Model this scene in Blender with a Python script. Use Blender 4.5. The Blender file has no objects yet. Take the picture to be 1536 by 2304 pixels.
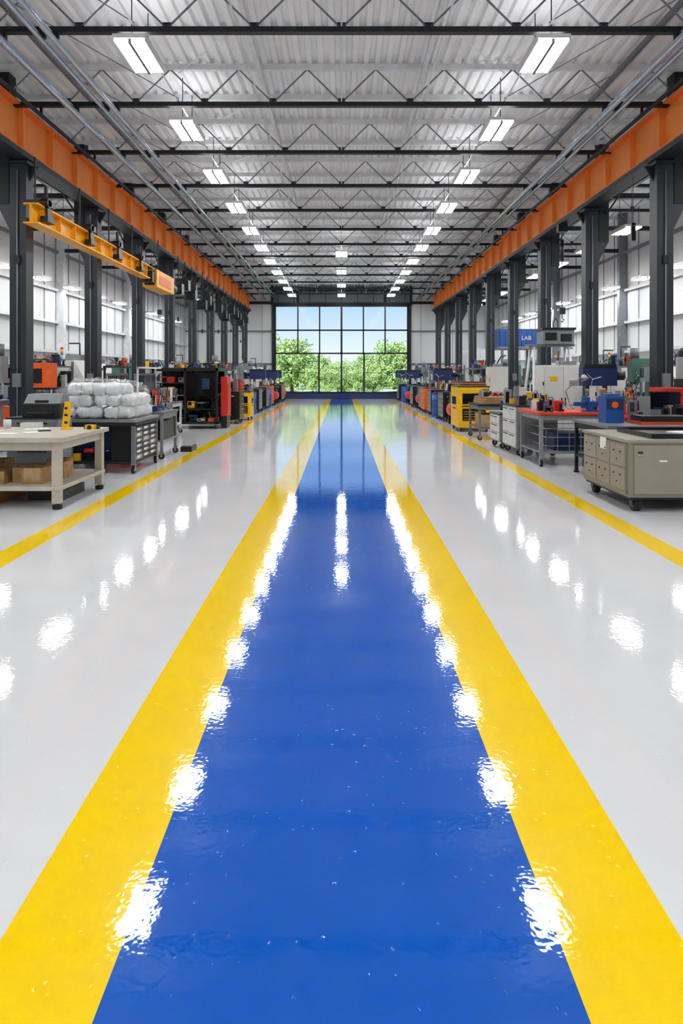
import bpy, bmesh, math, random
import numpy as np
from mathutils import Vector, Matrix, noise as mnoise
scene=bpy.context.scene
COL=scene.collection
F=1536.0; H=1.6
# ---------------------------------------------------------------- materials
def lin(c):
    o=[]
    for v in c[:3]:
        v=v/255.0
        o.append(v/12.92 if v<=0.04045 else ((v+0.055)/1.055)**2.4)
    return (*o,1.0)
MATS={}
def mat(name,c,rough=0.5,metal=0.0,var=0.12,scale=6.0,coat=0.0,bump=0.0,bscale=40.0,emit=0.0):
    if name in MATS: return MATS[name]
    m=bpy.data.materials.new(name); m.use_nodes=True
    nt=m.node_tree; p=nt.nodes['Principled BSDF']
    tc=nt.nodes.new('ShaderNodeTexCoord'); n=nt.nodes.new('ShaderNodeTexNoise')
    n.inputs['Scale'].default_value=scale; n.inputs['Detail'].default_value=3
    nt.links.new(tc.outputs['Object'],n.inputs['Vector'])
    r=nt.nodes.new('ShaderNodeValToRGB')
    l=lin(c)
    r.color_ramp.elements[0].position=0.3; r.color_ramp.elements[1].position=0.7
    r.color_ramp.elements[0].color=(l[0]*(1-var),l[1]*(1-var),l[2]*(1-var),1)
    r.color_ramp.elements[1].color=(min(1,l[0]*(1+var*0.5)),min(1,l[1]*(1+var*0.5)),min(1,l[2]*(1+var*0.5)),1)
    nt.links.new(n.outputs['Fac'],r.inputs['Fac'])
    nt.links.new(r.outputs['Color'],p.inputs['Base Color'])
    p.inputs['Roughness'].default_value=rough; p.inputs['Metallic'].default_value=metal
    p.inputs['Coat Weight'].default_value=coat
    if bump>0:
        n2=nt.nodes.new('ShaderNodeTexNoise'); n2.inputs['Scale'].default_value=bscale
        nt.links.new(tc.outputs['Object'],n2.inputs['Vector'])
        b=nt.nodes.new('ShaderNodeBump'); b.inputs['Strength'].default_value=1; b.inputs['Distance'].default_value=bump
        nt.links.new(n2.outputs['Fac'],b.inputs['Height']); nt.links.new(b.outputs['Normal'],p.inputs['Normal'])
    if emit>0:
        p.inputs['Emission Color'].default_value=l; p.inputs['Emission Strength'].default_value=emit
    MATS[name]=m; return m
def floor_mat(name,c,rough=0.1):
    m=bpy.data.materials.new(name); m.use_nodes=True
    nt=m.node_tree; p=nt.nodes['Principled BSDF']; L=nt.links
    g=nt.nodes.new('ShaderNodeNewGeometry')
    def nz(s,d=2,out='Fac'):
        n=nt.nodes.new('ShaderNodeTexNoise'); n.inputs['Scale'].default_value=s; n.inputs['Detail'].default_value=d
        L.new(g.outputs['Position'],n.inputs['Vector']); return n.outputs[out]
    l=lin(c); r=nt.nodes.new('ShaderNodeValToRGB')
    r.color_ramp.elements[0].position=0.25; r.color_ramp.elements[1].position=0.75
    r.color_ramp.elements[0].color=(l[0]*.96,l[1]*.96,l[2]*.96,1); r.color_ramp.elements[1].color=(min(l[0]*1.03,1),min(1,l[1]*1.03),min(1,l[2]*1.03),1)
    L.new(nz(1.5,4),r.inputs['Fac']); L.new(r.outputs['Color'],p.inputs['Base Color'])
    b1=nt.nodes.new('ShaderNodeBump'); b1.inputs['Distance'].default_value=0.0004; L.new(nz(7,1),b1.inputs['Height'])
    b2=nt.nodes.new('ShaderNodeBump'); b2.inputs['Distance'].default_value=0.0003; L.new(nz(40,1),b2.inputs['Height'])
    L.new(b1.outputs['Normal'],b2.inputs['Normal'])
    v=nt.nodes.new('ShaderNodeTexVoronoi'); v.inputs['Scale'].default_value=18; L.new(g.outputs['Position'],v.inputs['Vector'])
    mr=nt.nodes.new('ShaderNodeMapRange'); mr.inputs['From Min'].default_value=0.0; mr.inputs['From Max'].default_value=0.12
    mr.inputs['To Min'].default_value=1; mr.inputs['To Max'].default_value=0
    L.new(v.outputs['Distance'],mr.inputs['Value'])
    b3=nt.nodes.new('ShaderNodeBump'); b3.inputs['Distance'].default_value=0.0016; L.new(mr.outputs['Result'],b3.inputs['Height'])
    L.new(b2.outputs['Normal'],b3.inputs['Normal'])
    L.new(b3.outputs['Normal'],p.inputs['Normal'])
    p.inputs['Roughness'].default_value=rough
    p.inputs['IOR'].default_value=1.5
    MATS[name]=m; return m

m_slate=mat('slate_steel',(34,41,51),0.42,0.2)
m_dark=mat('dark_steel',(30,34,39),0.5,0.3)
m_orange=mat('orange_paint',(255,152,70),0.42,0,var=.1,scale=2)
m_orange2=mat('orange_flange',(232,118,44),0.45)
m_lgrey=mat('light_grey_steel',(222,225,228),0.5,0.0)
m_mgrey=mat('mid_grey_steel',(120,125,131),0.45,0.3)
m_galv=mat('galvanised_pipe',(180,190,204),0.22,0.9)
m_deck=mat('galvanised_deck',(240,242,245),0.45,0.0,var=.1,scale=1.2)
m_wall=mat('white_panel',(222,225,227),0.6,0,var=.05,scale=.6)
m_seam=mat('panel_seam',(150,154,158),0.6)
m_cream=mat('cream_paint',(190,184,170),0.5)
m_beige=mat('putty_paint',(138,133,119),0.5,var=.05)
m_beige2=mat('putty_light',(150,144,130),0.5,var=.05)
m_black=mat('black_plastic',(18,19,21),0.35)
m_blk2=mat('black_gloss',(12,13,15),0.12)
m_rubber=mat('rubber',(14,14,15),0.7)
m_steel=mat('brushed_steel',(185,188,192),0.25,0.85)
m_wood=mat('raw_wood',(176,138,88),0.7,var=.3,scale=14)
m_wood2=mat('maple_top',(190,160,118),0.5,var=.2,scale=10)
m_yel=mat('machine_yellow',(246,190,12),0.35)
m_yel2=mat('crane_yellow',(244,170,8),0.4)
m_red=mat('red_paint',(206,34,26),0.35)
m_redor=mat('red_orange_top',(216,66,32),0.4)
m_blue=mat('tool_blue',(20,78,156),0.35)
m_dblue=mat('dark_blue',(20,44,92),0.4)
m_white=mat('white_enamel',(220,220,216),0.35,var=.04)
m_paper=mat('paper',(240,240,236),0.8,var=.03)
m_grey=mat('machine_grey',(132,138,143),0.45)
m_green=mat('machine_green',(74,112,96),0.45)
m_card=mat('cardboard',(172,130,86),0.85)
m_orbox=mat('orange_box',(240,98,30),0.4)
m_screen=mat('dark_glass',(14,20,28),0.08)
m_bag=mat('white_plastic_bag',(236,239,242),0.35,var=.1,coat=.3,bump=.012,bscale=22)
m_housing=mat('lamp_housing',(225,225,225),0.5)
m_louver=mat('lamp_spine',(110,110,110),0.6)
m_fw=floor_mat('epoxy_light_grey',(223,225,228),0.045)
m_fb=floor_mat('epoxy_blue',(0,86,188),0.04)
m_fy=floor_mat('epoxy_yellow',(255,212,0),0.05)
def emis(name,c,s):
    m=bpy.data.materials.new(name); m.use_nodes=True
    nt=m.node_tree; nt.nodes.clear()
    e=nt.nodes.new('ShaderNodeEmission'); e.inputs['Color'].default_value=c; e.inputs['Strength'].default_value=s
    o=nt.nodes.new('ShaderNodeOutputMaterial'); nt.links.new(e.outputs[0],o.inputs[0]); return m
m_lamp=emis('lamp_diffuser',(1,.995,.985,1),43)
m_ceil_fill=emis('added_ceiling_fill',(1,1,1,1),7)  # added upward glow that brightens the ceiling, not a real lamp part
def glassy(name,tint,fac,rg):
    m=bpy.data.materials.new(name); m.use_nodes=True; nt=m.node_tree; nt.nodes.clear()
    t=nt.nodes.new('ShaderNodeBsdfTransparent'); t.inputs[0].default_value=tint
    g=nt.nodes.new('ShaderNodeBsdfGlossy'); g.inputs['Roughness'].default_value=rg
    mx=nt.nodes.new('ShaderNodeMixShader'); mx.inputs[0].default_value=fac
    o=nt.nodes.new('ShaderNodeOutputMaterial')
    nt.links.new(t.outputs[0],mx.inputs[1]); nt.links.new(g.outputs[0],mx.inputs[2]); nt.links.new(mx.outputs[0],o.inputs[0])
    return m
m_glass=glassy('window_glass',(.97,.985,1,1),.002,.05)
m_film=glassy('plastic_film',(.99,1,1,1),.14,.22)
m_leaf=bpy.data.materials.new('leaves'); m_leaf.use_nodes=True
nt=m_leaf.node_tree; p=nt.nodes['Principled BSDF']
n=nt.nodes.new('ShaderNodeTexNoise'); n.inputs['Scale'].default_value=1.3; n.inputs['Detail'].default_value=4
g=nt.nodes.new('ShaderNodeNewGeometry'); nt.links.new(g.outputs['Position'],n.inputs['Vector'])
r=nt.nodes.new('ShaderNodeValToRGB'); r.color_ramp.elements[0].position=.35; r.color_ramp.elements[1].position=.65
r.color_ramp.elements[0].color=lin((140,170,98)); r.color_ramp.elements[1].color=lin((204,222,150))
nt.links.new(n.outputs['Fac'],r.inputs['Fac']); nt.links.new(r.outputs['Color'],p.inputs['Base Color'])
p.inputs['Roughness'].default_value=.7
m_trunk=mat('bark',(92,74,58),.9,var=.3)
m_grass=mat('lawn',(195,212,158),.9,var=.2,scale=.5)

# ---------------------------------------------------------------- builder
class B:
    def __init__(s): s.v=[];s.f=[];s.m=[];s.s=[];s.mats=[]
    def mi(s,m):
        if m not in s.mats: s.mats.append(m)
        return s.mats.index(m)
    def add(s,vs,fs,m,smooth=False):
        o=len(s.v); s.v+= [tuple(v) for v in vs]; k=s.mi(m)
        for i,f in enumerate(fs):
            s.f.append([a+o for a in f]); s.m.append(k); s.s.append(smooth[i] if isinstance(smooth,list) else smooth)
    def box(s,x0,x1,y0,y1,z0,z1,m,rz=0,rx=0,ry=0):
        vs=[(x,y,z) for x in (x0,x1) for y in (y0,y1) for z in (z0,z1)]
        if rz or rx or ry:
            c=Vector(((x0+x1)/2,(y0+y1)/2,(z0+z1)/2))
            R=Matrix.Rotation(rz,3,'Z')@Matrix.Rotation(rx,3,'X')@Matrix.Rotation(ry,3,'Y')
            vs=[tuple(R@(Vector(v)-c)+c) for v in vs]
        s.add(vs,[(0,1,3,2),(4,6,7,5),(0,4,5,1),(2,3,7,6),(0,2,6,4),(1,5,7,3)],m)
    def cyl(s,p0,p1,r,m,n=12,r2=None):
        p0=Vector(p0);p1=Vector(p1); d=(p1-p0)
        if d.length<1e-6: return
        d.normalize(); a=d.orthogonal().normalized(); b=d.cross(a); r2=r if r2 is None else r2
        vs=[];fs=[];sm=[]
        for i in range(n):
            t=2*math.pi*i/n; q=a*math.cos(t)+b*math.sin(t)
            vs.append(p0+q*r); vs.append(p1+q*r2)
        for i in range(n):
            j=(i+1)%n; fs.append((2*i,2*j,2*j+1,2*i+1)); sm.append(n>6)
        fs.append([2*i for i in range(n)][::-1]); sm.append(False)
        fs.append([2*i+1 for i in range(n)]); sm.append(False)
        s.add(vs,fs,m,sm)
    def path(s,pts,r,m,n=8):
        for a,b in zip(pts[:-1],pts[1:]): s.cyl(a,b,r,m,n)
    def prism(s,pts,ax,a0,a1,m):
        def P(p,a):
            return {'x':(a,p[0],p[1]),'y':(p[0],a,p[1]),'z':(p[0],p[1],a)}[ax]
        n=len(pts); vs=[P(p,a0) for p in pts]+[P(p,a1) for p in pts]
        fs=[list(range(n))[::-1],[n+i for i in range(n)]]
        for i in range(n): j=(i+1)%n; fs.append((i,j,n+j,n+i))
        s.add(vs,fs,m)
    def blob(s,c,r,m,e=1.0,nu=16,nv=10,nz=0.0,seed=0):
        vs=[];fs=[]
        sg=lambda w,q: math.copysign(abs(w)**q,w)
        for j in range(nv+1):
            ph=-math.pi/2+math.pi*j/nv
            for i in range(nu):
                th=2*math.pi*i/nu
                x=sg(math.cos(ph),e)*sg(math.cos(th),e);y=sg(math.cos(ph),e)*sg(math.sin(th),e);z=sg(math.sin(ph),e)
                k=1+nz*mnoise.noise(Vector((x*1.8+seed*7.1,y*1.8,z*1.8+seed*3.3)))
                vs.append((c[0]+r[0]*x*k,c[1]+r[1]*y*k,c[2]+r[2]*z*k))
        for j in range(nv):
            for i in range(nu):
                k=(i+1)%nu; fs.append((j*nu+i,j*nu+k,(j+1)*nu+k,(j+1)*nu+i))
        s.add(vs,fs,m,True)
    def mesh(s,name):
        me=bpy.data.meshes.new(name); me.from_pydata(s.v,[],s.f)
        for m in s.mats: me.materials.append(m)
        me.polygons.foreach_set('material_index',s.m); me.polygons.foreach_set('use_smooth',s.s)
        me.update()
        bm=bmesh.new(); bm.from_mesh(me); bmesh.ops.recalc_face_normals(bm,faces=bm.faces); bm.to_mesh(me); bm.free()
        return me
    def obj(s,name,loc=None,rz=0,bevel=0.0,parent=None,recenter=False):
        if loc is None or recenter:
            a=np.array(s.v); c=(a.min(0)+a.max(0))/2; c[2]=a[:,2].min()
            s.v=[(x-c[0],y-c[1],z-c[2]) for x,y,z in s.v]
            if loc is None: loc=tuple(float(q) for q in c)
        o=bpy.data.objects.new(name,s.mesh(name)); COL.objects.link(o); o.location=loc; o.rotation_euler=(0,0,rz)
        if bevel:
            md=o.modifiers.new('bevel','BEVEL'); md.width=bevel; md.segments=2; md.limit_method='ANGLE'; md.angle_limit=math.radians(50)
        if parent: o.parent=parent
        return o
def inst(o,loc,rz=0,sc=(1,1,1)):
    q=o.copy(); COL.objects.link(q); q.location=loc; q.rotation_euler=(0,0,rz); q.scale=sc; return q

# ---------------------------------------------------------------- room shell
Y0,Y1=-8.0,43.0; XW=9.8; ZC=7.1
b=B(); b.box(-XW,XW,Y0,Y1,-.2,0,m_fw); b.obj('floor')
b=B(); b.box(-.613,.613,Y0,Y1-.2,0,.002,m_fb); b.obj('blue_walkway_lane')
for x in (-.787,.787):
    b=B(); b.box(x-.174,x+.174,Y0,Y1-.2,0,.002,m_fy); b.obj('yellow_lane_stripe')
for x in (-2.93,2.93):
    b=B(); b.box(x-.125,x+.125,Y0,Y1-.2,0,.002,m_fy); b.obj('yellow_boundary_line')
# ceiling deck (trapezoid ribs running lengthwise)
b=B(); per=.2; prof=[]; x=-XW-.1
while x<XW+.1:
    prof+=[(x,ZC+.06),(x+.07,ZC+.06),(x+.095,ZC),(x+.175,ZC)]; x+=per
prof.append((x,ZC+.06))
prof+= [(x,ZC+.2),(-XW-.1,ZC+.2)]
n=len(prof); vs=[(p[0],Y0,p[1]) for p in prof]+[(p[0],Y1+.2,p[1]) for p in prof]
b.add(vs,[(i,(i+1)%n,n+(i+1)%n,n+i) for i in range(n)],m_deck)
b.obj('ceiling')
# side walls
def side_wall(sx,name):
    b=B(); x0,x1=(XW,XW+.2) if sx>0 else (-XW-.2,-XW)
    b.box(x0,x1,Y0,Y1,0,ZC+.1,m_wall)
    xi=sx*XW
    y=Y0+.5
    while y<Y1:
        a,c=sorted((xi,xi-sx*.025)); b.box(a,c,y-.02,y+.02,0,ZC,m_seam); y+=1.0
    b.obj(name)
    g=B()
    for z in (2.3,3.3,4.4,5.7):
        a,c=sorted((xi-sx*.025,xi-sx*.12)); g.box(a,c,Y0,Y1,z,z+.09,m_lgrey if z!=5.7 else m_mgrey)
    y=12.6-3.63*5
    while y<Y1:
        a,c=sorted((xi-sx*.025,xi-sx*.28)); g.box(a,c,y-.1,y+.1,0,ZC,m_lgrey if sx<0 else m_mgrey); y+=3.63*2
    g.obj('wall_girts')
side_wall(-1,'wall_left'); side_wall(1,'wall_right')
b=B(); b.box(-XW-.2,XW+.2,Y0-.2,Y0,0,ZC+.1,m_wall); b.obj('wall_back')
WX=4.15; WZ0=.365; WZ1=5.8
b=B()
b.box(-XW-.2,-WX-.1,Y1,Y1+.25,0,ZC+.1,m_wall); b.box(WX+.1,XW+.2,Y1,Y1+.25,0,ZC+.1,m_wall)
b.box(-WX-.1,WX+.1,Y1,Y1+.25,WZ1+.1,ZC+.1,m_mgrey)
for i in range(-9,10):
    if abs(i)*1.0<WX: b.box(i-.02,i+.02,Y1-.02,Y1,WZ1+.1,ZC,m_dark)
    else: b.box(i-.015,i+.015,Y1-.02,Y1,0,ZC,m_seam)
b.obj('wall_end')
b=B(); b.box(-WX-.1,WX+.1,Y1-.2,Y1+.25,0,WZ0-.05,m_dblue); b.obj('trim_window_kerb',bevel=.02)
b=B()
for s in (-1,1):
    x0,x1=sorted((s*(WX+.12),s*XW))
    for z in (4.25,2.2): b.cyl((x0,Y1-.08,z),(x1,Y1-.08,z),.05,m_mgrey)
    b.box(x0,x1,Y1-.1,Y1-.02,5.95,6.12,m_dark)
b.box(-WX-.3,WX+.3,Y1-.1,Y1-.02,5.9,6.05,m_dark)
b.box(-WX-.3,WX+.3,Y1-.3,Y1-.02,6.75,6.95,m_dark)
for x in (-4.35,-2.75,2.75,4.35): b.box(x-.08,x+.08,Y1-.15,Y1-.02,5.9,7.1,m_dark)
for x in (-4.3,4.3): b.box(x-.07,x+.07,Y1-.14,Y1-.02,0,5.9,m_dark)
b.obj('trim_end_wall_framing')
# window
b=B(); mu=mat('mullion',(24,30,36),.4,.3)
ya,yb=Y1+.02,Y1+.16
b.box(-WX-.1,-WX+.02,ya,yb,WZ0-.05,WZ1+.1,mu); b.box(WX-.02,WX+.1,ya,yb,WZ0-.05,WZ1+.1,mu)
b.box(-WX,WX,ya,yb,WZ1,WZ1+.1,mu); b.box(-WX,WX,ya,yb,WZ0-.05,WZ0+.06,mu)
for z in (4.32,2.86): b.box(-WX,WX,ya,yb,z-.045,z+.045,mu)
for x in (-2.75,-1.38,0,1.38,2.75):
    w=.06 if x==0 else .04
    b.box(x-w,x+w,ya,yb,2.86,WZ1,mu)
for x in (-1.42,0,1.42): b.box(x-.05,x+.05,ya,yb,WZ0,2.86,mu)
for x0,x1 in ((-WX,-1.42),(1.42,WX)): b.box(x0,x1,ya+.03,yb-.03,1.62,1.65,mu)
b.box(-WX,WX,Y1+.085,Y1+.095,WZ0,WZ1,m_glass)
b.obj('window_1')

# ---------------------------------------------------------------- roof structure
b=B(); zt=7.0; zb=6.35
b.box(-XW,XW,-.05,.05,zb,zb+.075,m_dark); b.box(-XW,XW,-.045,.045,zt,zt+.1,m_lgrey)
pn=1.22; x=-8*pn
while x<8*pn-.01:
    b.cyl((x,0,zb+.07),(x+pn/2,0,zt+.02),.014,m_mgrey,6)
    b.cyl((x+pn/2,0,zt+.02),(x+pn,0,zb+.07),.014,m_mgrey,6)
    b.box(x-.06,x+.06,-.012,.012,zb+.07,zb+.15,m_dark)
    x+=pn
tr=None; ty=9.54-2.63*6
trs=[]
while ty<Y1-.5:
    if tr is None: tr=b.obj('roof_truss',loc=(0,ty,0))
    else: inst(tr,(0,ty,0))
    trs.append(ty); ty+=2.63
b=B()
for y in trs[:-1]:
    b.box(-XW,XW,y+1.315-.04,y+1.315+.04,7.0,ZC,m_lgrey)
for x in (-7.8,-1.45,1.45,7.8):
    b.box(x-.035,x+.035,Y0,Y1-.3,6.9,6.99,m_lgrey)
for x in (-4.9,4.9): b.box(x-.03,x+.03,Y0,Y1-.3,6.9,6.99,m_mgrey)
b.obj('roof_purlins')
b=B()
for x in (0,-1.46,1.46,-2.9,2.9):
    b.cyl((x,Y0,6.45),(x,Y1-.3,6.45),.014,m_lgrey,6)
for i in range(len(trs)-1):
    for s in (-1,1):
        b.cyl((s*1.46,trs[i],6.47),(s*2.9,trs[i+1],6.95),.009,m_lgrey,5)
        b.cyl((s*4.9,trs[i],6.95),(s*2.9,trs[i+1],6.5),.009,m_mgrey,5)
b.obj('roof_bridging_rods')
# conduits
b=B()
for x,z,r in ((-4.02,6.28,.05),(-4.2,6.28,.04),(-4.75,6.26,.065)):
    b.cyl((x,Y0,z),(x,Y1-.1,z),r,m_galv,12)
    for y in trs: b.box(x-.07,x+.07,y-.03,y+.03,z,zb,m_dark)
b.obj('ceiling_conduit')
b=B()
for x,z,r in ((4.72,6.27,.065),(4.92,6.27,.045)):
    b.cyl((x,Y0,z),(x,Y1-.1,z),r,m_galv,12)
    for y in trs: b.box(x-.07,x+.07,y-.03,y+.03,z,zb,m_dark)
b.obj('ceiling_conduit')
# ---------------------------------------------------------------- columns & crane runway
def column():
    b=B(); w=.15
    b.box(-w,w,-.15,-.125,.02,5.48,m_slate); b.box(-w,w,.125,.15,.02,5.48,m_slate); b.box(-.015,.015,-.125,.125,.02,5.48,m_slate)
    b.box(-w,-w+.02,-.125,.125,.02,5.48,m_slate)
    b.box(-.25,.25,-.25,.25,0,.025,m_slate)
    b.box(-.19,.19,-.19,.19,5.42,5.48,m_dark)
    b.prism([(-.15,5.42),(-.32,5.42),(-.15,5.15)],'y',-.02,.02,m_dark)
    for x in (-.2,.2):
        for y in (-.2,.2): b.cyl((x,y,.02),(x,y,.06),.02,m_steel,6)
    b.box(.17,.4,-.14,.14,4.7,ZC,m_dark); b.prism([(.15,4.7),(.4,4.7),(.15,4.2)],'y',-.12,.12,m_slate)
    b.box(.1,.3,-.04,.04,6.42,6.5,m_dark)
    b.cyl((.0,-.17,.6),(.0,-.17,5.3),.015,m_mgrey,8); b.box(-.07,.07,-.22,-.15,1.35,1.6,m_mgrey); b.box(-.05,.05,-.2,-.15,3.6,3.75,m_dark)
    return b
cb=column().obj('steel_column',loc=(5.9,12.6,0)); 
ys=[12.6+3.63*k for k in range(-5,9)]
for y in ys:
    if abs(y-12.6)>.01: inst(cb,(5.9,y,0))
    q=inst(cb,(-5.9,y,0)); q.scale=(-1,1,1)
def runway(s):
    b=B(); X=5.85*s
    b.box(X-.02,X+.02,Y0,Y1-.05,5.63,6.39,m_orange)
    b.box(X-.15,X+.15,Y0,Y1-.05,5.6,5.64,m_orange2); b.box(X-.15,X+.15,Y0,Y1-.05,6.38,6.42,m_orange2)
    y=Y0+.3
    while y<Y1-.1:
        b.box(X-.13,X+.13,y-.012,y+.012,5.64,6.38,m_orange); y+=1.25
    b.box(X-.17,X+.17,Y0,Y1-.05,5.5,5.598,m_dark)
    b.box(X-.035,X+.035,Y0,Y1-.05,6.42,6.48,m_mgrey)
    b.obj('orange_crane_runway_beam')
runway(-1); runway(1)
for s in (-1,1):
    b=B()
    b.box(s*6.3-.06,s*6.3+.06,Y0,Y1-.35,6.62,6.78,m_dark)
    b.box(s*7.2-.05,s*7.2+.05,Y0,Y1-.35,6.2,6.3,m_dark)
    b.cyl((s*5.35,Y0,6.2),(s*5.35,Y1-.35,6.2),.035,m_dark,8)
    for y in trs: b.box(s*5.35-.02,s*5.35+.02,y-.02,y+.02,6.2,zb,m_dark)
    for a,c in zip(ys[:-1],ys[1:]):
        b.cyl((s*6.25,a,5.3),(s*6.25,c,6.65),.02,m_dark,6); b.cyl((s*6.25,a,6.65),(s*6.25,c,5.3),.02,m_dark,6)
    for y in ys:
        b.box(*sorted((s*6.3,s*(XW-.3))),y-.05,y+.05,5.75,5.87,m_dark)
    b.obj('eave_bracing')
# ---------------------------------------------------------------- lights
def fixture(rod,pw=.2,ln=1.0,ceil_fill=False):
    b=B()
    b.box(-pw-.035,pw+.035,-ln/2-.02,ln/2+.02,.03,.09,m_housing)
    b.box(-pw-.035,-pw-.012,-ln/2-.02,ln/2+.02,-.01,.03,m_housing); b.box(pw+.012,pw+.035,-ln/2-.02,ln/2+.02,-.01,.03,m_housing)
    b.box(-.02,.02,-ln/2,ln/2,-.03,.03,m_louver)
    b.box(-pw-.01,-.022,-ln/2,ln/2,0,.029,m_lamp); b.box(.022,pw+.01,-ln/2,ln/2,0,.029,m_lamp)
    if ceil_fill: b.box(-pw+.02,pw-.02,-ln/2+.05,ln/2-.05,.09,.094,m_ceil_fill)  # added glowing sheet on the housing top, fill light for the deck
    for y in (-ln*.4,ln*.4): b.cyl((0,y,.09),(0,y,rod),.008,m_dark,6)
    return b
def place(ref,mk,name,pts):
    for p in pts:
        if ref is None: ref=mk().obj(name,loc=p)
        else: inst(ref,p)
    return ref
pts=[(s*2.93,9.94+3.05*k,6.2) for s in (-1,1) for k in range(-5,11) if 9.94+3.05*k<Y1-1]
pts+=[(0,y,6.2) for y in (26.5,31.2,36.0,40.5)]
fx=place(None,lambda:fixture(.85,ceil_fill=True),'ceiling_light',pts)
pts=[(s*7.8,15.8+2.95*k,5.5) for s in (-1,1) for k in range(-7,9)]
place(None,lambda:fixture(1.55,ceil_fill=True),'hanging_aisle_light',pts)
pts=[(s*9.25,18.5+2.5*k,4.5) for s in (-1,1) for k in range(-3,9)]
for p in pts:
    b=fixture(.1,.16,.7); s=1 if p[0]>0 else -1
    b.box(*sorted((0,s*.42)),-.02,.02,.1,.13,m_dark)
    b.obj('wall_bracket_light',loc=p)

# ---------------------------------------------------------------- equipment generators
rnd=random.Random(5)
PAL=[m_black,m_grey,m_white,m_blue,m_red,m_yel,m_card,m_steel,m_orbox,m_black,m_mgrey,m_dblue,m_black]
def clutter(b,x0,x1,y0,y1,z,seed,cell=.19,hmax=.3,dens=.88):
    r=random.Random(seed); nx=max(1,int((x1-x0)/cell)); ny=max(1,int((y1-y0)/cell))
    for i in range(nx):
        for j in range(ny):
            if r.random()>dens: continue
            cx=x0+(i+.5)*(x1-x0)/nx; cy=y0+(j+.5)*(y1-y0)/ny; w=cell*r.uniform(.25,.44); m=r.choice(PAL); t=r.random(); h=hmax*r.uniform(.25,1)
            if t<.25:
                d=w*r.uniform(.6,1); b.box(cx-w,cx+w,cy-d,cy+d,z,z+h,m,rz=r.uniform(-.25,.25))
                if r.random()<.5: b.box(cx-w*.6,cx+w*.6,cy-d*.6,cy+d*.6,z+h,z+h+.03,r.choice(PAL))
            elif t<.42:
                b.box(cx-w,cx+w,cy-w*.8,cy+w*.8,z+.015,z+h,m); b.box(cx-w*.8,cx+w*.2,cy-w*.8-.006,cy-w*.8,z+h*.45,z+h*.9,m_screen)
                for k in range(3): b.cyl((cx+w*.6,cy-w*.8-.012,z+h*(.25+.25*k)),(cx+w*.6,cy-w*.8,z+h*(.25+.25*k)),w*.13,r.choice([m_red,m_white,m_black]),8)
                for sx in (-1,1): b.box(cx+sx*w*.8-.01,cx+sx*w*.8+.01,cy-w*.7,cy+w*.7,z,z+.015,m_rubber)
                b.path([(cx-w*.7,cy,z+h),(cx-w*.7,cy,z+h+.03),(cx+w*.7,cy,z+h+.03),(cx+w*.7,cy,z+h)],.006,m_black,6)
            elif t<.57:
                b.cyl((cx,cy,z),(cx,cy,z+h*.75),w*.5,m,12); b.cyl((cx,cy,z+h*.75),(cx,cy,z+h*.9),w*.5,m,12,r2=w*.18); b.cyl((cx,cy,z+h*.9),(cx,cy,z+h),w*.2,r.choice(PAL),10)
            elif t<.7:
                b.cyl((cx-w,cy,z+.16),(cx+w*.8,cy,z+.16),.035,m,10); b.box(cx-.025,cx+.025,cy-.02,cy+.02,z+.02,z+.14,m_black); b.box(cx-.05,cx+.05,cy-.035,cy+.035,z,z+.04,m_black); b.cyl((cx+w*.8,cy,z+.16),(cx+w+.05,cy,z+.16),.012,m_steel,8)
            elif t<.87:
                b.box(cx-w,cx+w,cy-w*.7,cy+w*.7,z,z+.1,m)
                for k in range(5):
                    xx=cx+r.uniform(-w*.7,w*.7); yy=cy+r.uniform(-w*.5,w*.5)
                    b.cyl((xx,yy,z+.08),(xx+r.uniform(-.05,.05),yy+r.uniform(-.05,.05),z+.1+h*.8),.008,r.choice(PAL),6)
            else:
                for k in range(r.randint(1,5)): b.box(cx-w,cx+w,cy-w,cy+w,z+k*.014,z+k*.014+.012,r.choice([m_paper,m_steel,m_black,m_card]),rz=r.uniform(-.1,.1))
def lamp_arm(b,x,y,z,sx=1,m=m_black):
    b.cyl((x,y,z),(x,y,z+.02),.06,m,12); b.path([(x,y,z+.02),(x-.1*sx,y,z+.35),(x+.2*sx,y-.05,z+.62)],.009,m,6); b.cyl((x+.2*sx,y-.05,z+.64),(x+.24*sx,y-.08,z+.55),.03,m,12,r2=.08)
def monitor(b,x,y,z,w=.45):
    b.box(x-.1,x+.1,y-.07,y+.07,z,z+.015,m_black); b.box(x-.02,x+.02,y-.01,y+.01,z+.015,z+.2,m_black); b.box(x-w/2,x+w/2,y-.03,y+.0,z+.14,z+.14+w*.62,m_black); b.box(x-w/2+.015,x+w/2-.015,y-.034,y-.03,z+.155,z+.125+w*.62,m_screen)
def caster(b,x,y,h=.13,ax='x'):
    r=h*.42
    b.cyl((x-.02,y,r),(x+.02,y,r),r,m_rubber,16); b.cyl((x-.024,y,r),(x+.024,y,r),r*.45,m_steel,10)
    b.box(x-.032,x-.026,y-.025,y+.025,r,h,m_steel); b.box(x+.026,x+.032,y-.025,y+.025,r,h,m_steel)
    b.box(x-.04,x+.04,y-.04,y+.04,h-.008,h,m_steel)
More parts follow.
